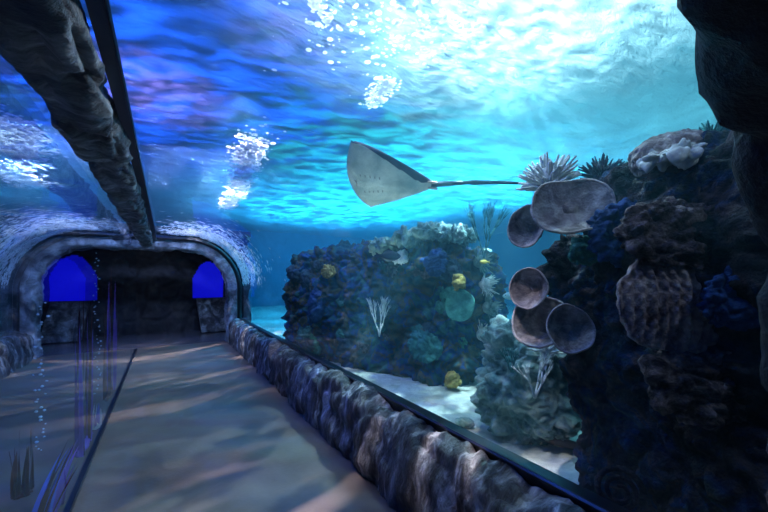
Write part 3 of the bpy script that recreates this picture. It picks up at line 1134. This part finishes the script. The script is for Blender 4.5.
wall_piece('knob_coral', rock_bm(0.12, 0.10, 0.07, p=2.2, res=36, big=0.04, cell=0.03, cellf=8, seed=56), M_coral_white, 402, 258, 'pale rounded coral knob below the crest of the reef wall', 0.06)
wall_piece('knob_coral', rock_bm(0.24, 0.20, 0.07, p=2.2, res=40, big=0.05, cell=0.04, cellf=7, seed=57), M_coral_teal, 425, 345, 'wide teal coral shelf in the lower middle of the reef wall', 0.05)

knob0 = None
rnd = random.Random(77)
kmats = [M_coral_teal, M_coral_darkbush, M_coral_pink, M_coral_green]
kmesh = []
for k in range(6):
    o = build('encrusting_coral', rock_bm(0.10 + 0.02 * (k % 3), 0.09 + 0.02 * (k % 2), 0.05, p=2.2, res=26, big=0.05, bigs=5, cell=0.03, cellf=10, fine=0.012, seed=90 + k), kmats[k % 4])
    kmesh.append(o)
for k in range(30):
    o = kmesh[k] if k < 6 else kmesh[k % 6].copy()
    if k >= 6:
        col.objects.link(o)
    o.location = hit('reef_ridge', rnd.uniform(290, 478), rnd.uniform(262, 350), -0.01)
    o.rotation_euler = basis(fn + UP * rnd.uniform(-0.2, 0.4) + fdir * rnd.uniform(-0.3, 0.3))
    o.scale = [rnd.uniform(0.6, 1.5)] * 3
    tag(o, 'small dark coral knob dotting the shadowed face of the middle reef wall', 'coral', 'coral knobs on the reef wall face')

# fronds on the right end of the wall and the sea fan above it
for k, (px, py, lab) in enumerate([(484, 262, 'topmost pale frond tuft on the right end of the reef wall'),
                                   (489, 285, 'second pale frond tuft down the right end of the reef wall'),
                                   (493, 308, 'third pale frond tuft down the right end of the reef wall'),
                                   (487, 335, 'lowest pale frond tuft at the right end of the reef wall')]):
    coral('frond_coral', bush_bm(0.17, 60, 60 + k, 0.006, True, 0.6), M_coral_white if k % 2 else M_reef_light, px - 6, py, 4.45, lab, (0.8, 0.25, 0.5), 'frond tufts on the reef wall end')
coral('sea_fan', branch_coral_bm(0.62, 9, 5, 0.34, 0.010, True), M_coral_teal, 484, 258, 4.2, 'thin twiggy sea fan rising from the right end of the reef wall crest').rotation_euler = (0, 0, -YAW)
# mound corals
coral('branching_coral', branch_coral_bm(0.34, 14, 4, 0.40, 0.010, False), M_coral_white, 535, 398, 2.55, 'pale upright branching coral on the front of the small mound')
coral('branching_coral', branch_coral_bm(0.22, 15, 4, 0.5, 0.010, False), M_coral_teal, 512, 372, 2.7, 'teal branching coral on the left shoulder of the small mound')
coral('finger_coral', bush_bm(0.13, 60, 16, 0.009), M_coral_white, 548, 352, 2.7, 'pale finger coral near the top of the small mound')
# crest corals on the wall
rnd = random.Random(5)
for k, (px, py, lab) in enumerate([(385, 240, 'low pale coral clump at the left start of the reef wall crest'), (408, 232, 'pale coral clump left of the crest middle'),
                                   (432, 226, 'pale coral clump on the highest part of the reef wall crest'), (456, 229, 'pale coral clump right of the crest middle')]):
    q = at(px, py + 6, 4.9 - 0.15 * k)
    o = build('crest_coral', rock_bm(0.24, 0.18, 0.10, p=2.2, res=44, big=0.08, bigs=4, cell=0.05, cellf=9, fine=0.03, seed=70 + k), M_reef_light, loc=q)
    tag(o, lab, 'coral', 'pale clumps along the reef wall crest')

# pipe on the sand
b = bmesh.new()
pa, pb = Vector((2.52, 2.05, SAND + 0.06)), Vector((2.75, 1.2, SAND + 0.05))
tube(b, [pa, (pa + pb) / 2, pb], 0.035, 10)
tag(build('pipe', b, M_pipe), 'dark blue pipe lying on the pale sand in front of the small mound', 'pipe')
b = rock_bm(0.10, 0.07, 0.05, p=2.4, res=24, big=0.03, cell=0.02, seed=81)
tag(build('sand_stone', b, M_reef_light, loc=(2.3, 2.3, SAND + 0.04)), 'small stone on the sand at the left end of the pipe', 'stone')


# ------------------------------------------------------------------ stingray
def stingray():
    D = 4.0
    c = at(369, 181, D)
    px = D / FPX
    # local axes: s along the body towards the tail, t towards the near raised wing
    U = RGT * 1.0 + UP * (-0.06)
    W = (RGT * (-7) + UP * 23 - FWD * 34) * px      # half-span vector
    root = empty('stingray', c)
    tag(root, 'large pale-bellied stingray gliding above the reef wall, its long tail trailing right', 'ray')
    nn = U.cross(W).normalized()
    if nn.z < 0:
        nn = -nn
    b = bmesh.new()
    front, back = -24 * px, 68 * px

    def outline(t):
        """s range at lateral t in -1..1"""
        a = abs(t)
        s0 = (-20 + 12 * a ** 2) * px
        s1 = (-7 + 77 * (1 - a) ** (0.66 if t > 0 else 0.86)) * px
        return s0, s1
    NT, NS = 60, 34

    def mk(side):
        def f(u, v):
            t = (u - 0.5) * 2 * 0.995
            s0, s1 = outline(t)
            s = s0 + (s1 - s0) * v
            w = (1 - abs(t) ** 1.5)
            prof_ = max(0, math.sin(math.pi * min(max(v, 0), 1))) ** 0.7
            h = 0.055 * w * prof_ + 0.002
            lift = 0.07 * abs(t) ** 2.4 + 0.02 * math.sin(3 * t + v * 3) * abs(t)
            return U * s + W * t + nn * (side * h + lift)
        return f
    A = grid(b, NT, NS, mk(1), mat=0)
    B = grid(b, NT, NS, mk(-1), mat=1)
    for i in range(NT):
        b.faces.new((A[i][0], A[i + 1][0], B[i + 1][0], B[i][0]))
        b.faces.new((A[i][-1], B[i][-1], B[i + 1][-1], A[i + 1][-1]))
    for j in range(NS):
        b.faces.new((A[0][j], B[0][j], B[0][j + 1], A[0][j + 1]))
        b.faces.new((A[-1][j], A[-1][j + 1], B[-1][j + 1], B[-1][j]))
    b.faces.ensure_lookup_table()
    for i in range(NT):
        for j in range(NS):
            tt_ = (i + 0.5) / NT * 2 - 1
            if (tt_ > 0.1 and (j + 0.5) / NS > 0.86 - 0.12 * tt_) or tt_ > 0.95:
                b.faces[NT * NS + i * NS + j].material_index = 0
    bmesh.ops.recalc_face_normals(b, faces=b.faces)
    build('body', b, [M_ray_top, M_ray_belly], root)
    # tail
    b = bmesh.new()
    pts, rr = [], []
    for i in range(25):
        u = i / 24
        s = 62 * px + (152 - 62) * px * u
        pts.append(U * s + UP * (0.02 * math.sin(u * 3)) + UP * (0.075 * u) + UP * 0.0)
        rr.append(0.024 * (1 - u) ** 1.0 + 0.010 + (0.006 if u > 0.45 else 0))
    tube(b, pts, rr, 8)
    build('tail', b, M_ray_tail, root)
    for sg in (1, -1):
        b = bmesh.new()
        ball(b, (0, 0, 0), 0.05, 12, 8, (1.5, 0.7, 0.3))
        o = build('pelvic_fin', b, M_fin_pink, root)
        o.location = U * (64 * px) + W * 0.09 * sg - nn * 0.01
    # gill slits and mouth on the belly
    for sg in (1, -1):
        for k in range(5):
            b = bmesh.new()
            s = (-6 + 4.6 * k) * px
            base = U * s + W * (0.22 - 0.012 * k) * sg - nn * 0.058
            tube(b, [base, base + W * 0.06 * sg + nn * 0.003], 0.0035, 5)
            build('gill_slit', b, M_ray_top, root)
    b = bmesh.new()
    base = U * (-13 * px) - nn * 0.045
    tube(b, [base - W * 0.09, base + U * 0.012 - nn * 0.004, base + W * 0.09], 0.005, 6)
    build('mouth', b, M_fin_pink, root)


stingray()


# ------------------------------------------------------------------ fish
def make_fish(L, mat, name='reef_fish'):
    root = empty(name, (0, 0, 0))
    b = bmesh.new()

    def f(u, v):
        a = 2 * math.pi * v
        s = math.sin(math.pi * min(1, u * 0.97 + 0.02)) ** 0.75
        hh = 0.26 * L * s * (1 - 0.25 * u) + 0.012 * L
        return Vector(((0.5 - u) * L, 0.38 * hh * math.cos(a), hh * math.sin(a)))
    grid(b, 18, 14, f, closed_v=True)
    build('body', b, mat, root)
    b = bmesh.new()
    vs_ = [(-0.44, 0.03), (-0.70, 0.20), (-0.62, 0.0), (-0.70, -0.20), (-0.44, -0.03)]
    for sgn in (0.006, -0.006):
        b.faces.new([b.verts.new((x * L, sgn * L, z * L)) for x, z in vs_])
    build('tail_fin', b, mat, root, smooth=False)
    b = bmesh.new()
    for sgn in (0.006, -0.006):
        b.faces.new([b.verts.new((x * L, sgn * L, z * L)) for x, z in [(0.15, 0.20), (-0.05, 0.36), (-0.30, 0.22), (-0.35, 0.08)]])
    build('dorsal_fin', b, mat, root, smooth=False)
    for s in (1, -1):
        b = bmesh.new()
        ball(b, (0.36 * L, s * 0.062 * L, 0.05 * L), 0.028 * L, 8, 6)
        build('eye', b, M_eye, root)
    return root


def put(f, px, py, dist, heading, label):
    f.location = at(px, py, dist)
    f.rotation_euler = (0, 0, -YAW + heading)
    tag(f, label, 'fish', 'small reef fish')


fish0 = make_fish(0.17, M_fish_cyan)
f1 = copy_tree(fish0)
f2 = copy_tree(fish0)
f3 = make_fish(0.10, M_fish_yellow)
f4 = make_fish(0.26, M_fish_dark)
put(fish0, 511, 296, 3.6, math.pi, 'pale cyan fish in open water left of the upright oval cup coral')
put(f1, 487, 251, 5.2, 0.3, 'faint cyan fish in open water just right of the sea fan')
put(f2, 516, 340, 3.4, 2.6, 'pale cyan fish just above the small mound')
put(f3, 484, 262, 4.0, math.pi, 'tiny yellow fish beside the topmost frond tuft')
put(f4, 390, 256, 4.2, 0.2, 'dark rounded fish hanging in front of the reef wall crest')


# ------------------------------------------------------------------ froth standing in for glare on the roof and surface
def glare_froth_patch(label, pts, n, seed, spread, size, surfz=None):
    """pts: polyline in world (x,y) along which froth standing in for glare is laid; lies on the roof outside or just under the surface"""
    rnd_ = random.Random(seed)
    b_ = bmesh.new()
    for _ in range(n):
        s = rnd_.random() * (len(pts) - 1)
        i = int(s)
        a = s - i
        p_ = Vector(pts[i]) * (1 - a) + Vector(pts[min(i + 1, len(pts) - 1)]) * a
        p_ += Vector((rnd_.gauss(0, spread[0]), rnd_.gauss(0, spread[1]), rnd_.gauss(0, 0.015)))
        r = size * rnd_.uniform(0.35, 1.0) ** 2
        dome(b_, p_, r * 1.15, 7, (rnd_.uniform(0.7, 1.8), rnd_.uniform(0.7, 1.8)))
    o = build('glare_froth', b_, M_glare_froth)
    return tag(o, label, 'glare_froth', kind='stuff')


def at_z(px, py, z):
    k = (z - EYE) / ((280 - py) / FPX)
    return at(px, py, k)


fz = 3.2
glare_froth_patch('patch of white glare, built as froth, above the right half of the far arch', [at_z(252, 140, fz), at_z(246, 165, fz), at_z(238, 190, fz), at_z(225, 208, fz)], 2400, 1, (0.09, 0.22), 0.026)
glare_froth_patch('patch of white glare, built as froth, above the left rock curb at the left edge', [at_z(8, 120, fz), at_z(15, 150, fz), at_z(5, 170, fz), at_z(35, 185, fz)], 2600, 2, (0.14, 0.22), 0.028)
glare_froth_patch('small bright patch of glare, built as froth, just above the stingray', [at_z(372, 105, fz), at_z(380, 92, fz), at_z(388, 82, fz)], 420, 3, (0.05, 0.05), 0.016)
glare_froth_patch('scattered bright bubbles at the top of the roof left of the lamp glare', [at_z(320, 12, fz), at_z(400, 25, fz), at_z(460, 40, fz)], 380, 4, (0.24, 0.26), 0.016)
glare_froth_patch('thin streak of glare, built as froth, at the top edge above the far arch', [at_z(312, -5, fz), at_z(330, 25, fz)], 70, 5, (0.02, 0.02), 0.018)

for fx, fy in ((250, 150), (236, 190), (14, 140), (14, 175), (380, 93), (385, 15)):  # added unseen spots that whiten the glare patches
    q = at_z(fx, fy, fz)
    add_light('froth_fill_spot', 'SPOT', (q.x, q.y, 3.9), 60, (0.8, 0.92, 1.0), (q.x, q.y, 0), 0.1, spot=115, blend=0.8)

# reflections on the curved roof before the far arch, shaped as white strands
rnd = random.Random(9)
for side, lab in ((1, 'streaky white reflections, built as froth, on the curved roof at the right shoulder of the far arch'), (0, 'streaky white reflections, built as froth, on the curved roof at the left shoulder of the far arch')):
    b = bmesh.new()
    for _ in range(2600):
        u = rnd.betavariate(1.6, 2.0)
        t = (0.12 + 0.34 * u) if side else 1 - (0.12 + 0.34 * u)
        x, z, nn = profile(t, -0.03, 0.56)
        y = 9.25 - abs(rnd.gauss(0, 1.1))
        tang = Vector((-nn.z, 0, nn.x))
        ln = rnd.uniform(0.03, 0.11)
        p0 = Vector((x, y, z)) + nn * rnd.uniform(0, 0.04)
        dv = (tang * rnd.uniform(0.7, 1.0) * (1 if side else -1) + Vector((0, rnd.uniform(-0.6, 0.6), 0))).normalized()
        tube(b, [p0 - dv * ln / 2, p0, p0 + dv * ln / 2], [0.002, rnd.uniform(0.003, 0.010), 0.002], 4)
    tag(build('glare_froth', b, M_glare_froth), lab, 'glare_froth', kind='stuff')

# ------------------------------------------------------------------ sea grass at the partition foot
def grass_clump(n, h, seed, label, loc, mats, spread=(0.05, 0.25), lean=0.0):
    root = empty('seagrass', loc)
    tag(root, label, 'sea grass', 'sea grass clumps beside the glass partition')
    rnd_ = random.Random(seed)
    for k in range(n):
        b_ = bmesh.new()
        bx, by = rnd_.uniform(-spread[0], spread[0]), rnd_.uniform(-spread[1], spread[1])
        hh = h * rnd_.uniform(0.55, 1.0)
        w = rnd_.uniform(0.009, 0.018)
        ben = rnd_.uniform(-0.06, 0.06) + lean
        tw = rnd_.uniform(0, math.pi)

        def f(u, v):
            ww = w * (1 - v ** 3) + 0.001
            a = tw + v * 1.2
            return Vector((bx + ww * (u - 0.5) * 2 * math.cos(a) + ben * 0.25 * v * v, by + ww * (u - 0.5) * 2 * math.sin(a) + ben * v * v, hh * v))
        grid(b_, 2, 12, f)
        bmesh.ops.solidify(b_, geom=b_.faces[:], thickness=0.003)
        build('blade', b_, mats[k % len(mats)], root)
    b_ = rock_bm(0.035, spread[1], 0.03, p=2.4, res=30, big=0.02, bigs=6, cell=0.02, cellf=20, fine=0.004, seed=seed)
    build('root_clump', b_, mats[-1], root)


def fl(px, py, z=0.0):
    return at_z(px, py, z)


p = fl(110, 405)
gx = XP - 0.10
grass_clump(14, 1.55, 1, 'tall brown and purple sea grass midway along the partition', (gx, 4.3, 0), [M_grass_brown, M_grass_brown, M_grass_purple], (0.05, 0.30))
grass_clump(10, 1.75, 2, 'thin purple sea grass near the far end of the partition', (gx, 6.0, 0), [M_grass_purple, M_grass_brown], (0.05, 0.35))
grass_clump(14, 0.42, 3, 'short blue and violet sea grass at the near foot of the partition', (gx, 3.0, 0), [M_grass_brown, M_grass_blue, M_grass_purple], (0.06, 0.22), 0.30)
grass_clump(9, 0.50, 4, 'dark brown sea grass blades standing alone at the lower left corner', (-0.88, 3.55, 0), [M_grass_brown], (0.05, 0.08))
grass_clump(8, 0.25, 5, 'small bright blue tuft on the partition foot between the tall clumps', (gx + 0.03, 4.75, 0), [M_grass_blue, M_glare_froth], (0.03, 0.08))


def bubbles(label, x, y, z0, z1, n, seed, r=0.014):
    rnd_ = random.Random(seed)
    b_ = bmesh.new()
    for k in range(n):
        z = z0 + (z1 - z0) * k / n + rnd_.uniform(-0.02, 0.02)
        ball(b_, (x + rnd_.gauss(0, 0.02), y + rnd_.gauss(0, 0.02), z), r * rnd_.uniform(0.4, 1.0), 8, 6, (1, 1, 0.8))
    tag(build('bubble_stream', b_, M_bubble), label, 'bubbles', kind='stuff')


bubbles('stream of small bubbles rising at the left, nearest the lower left corner', gx - 0.35, 3.25, 0.1, 1.0, 40, 1, 0.016)
bubbles('stream of small bubbles rising between the two tall grass clumps', gx - 0.18, 3.75, 0.2, 1.4, 44, 2, 0.013)
bubbles('faint stream of tiny bubbles rising near the far end of the partition', gx - 0.05, 5.4, 0.2, 1.9, 44, 3, 0.013)
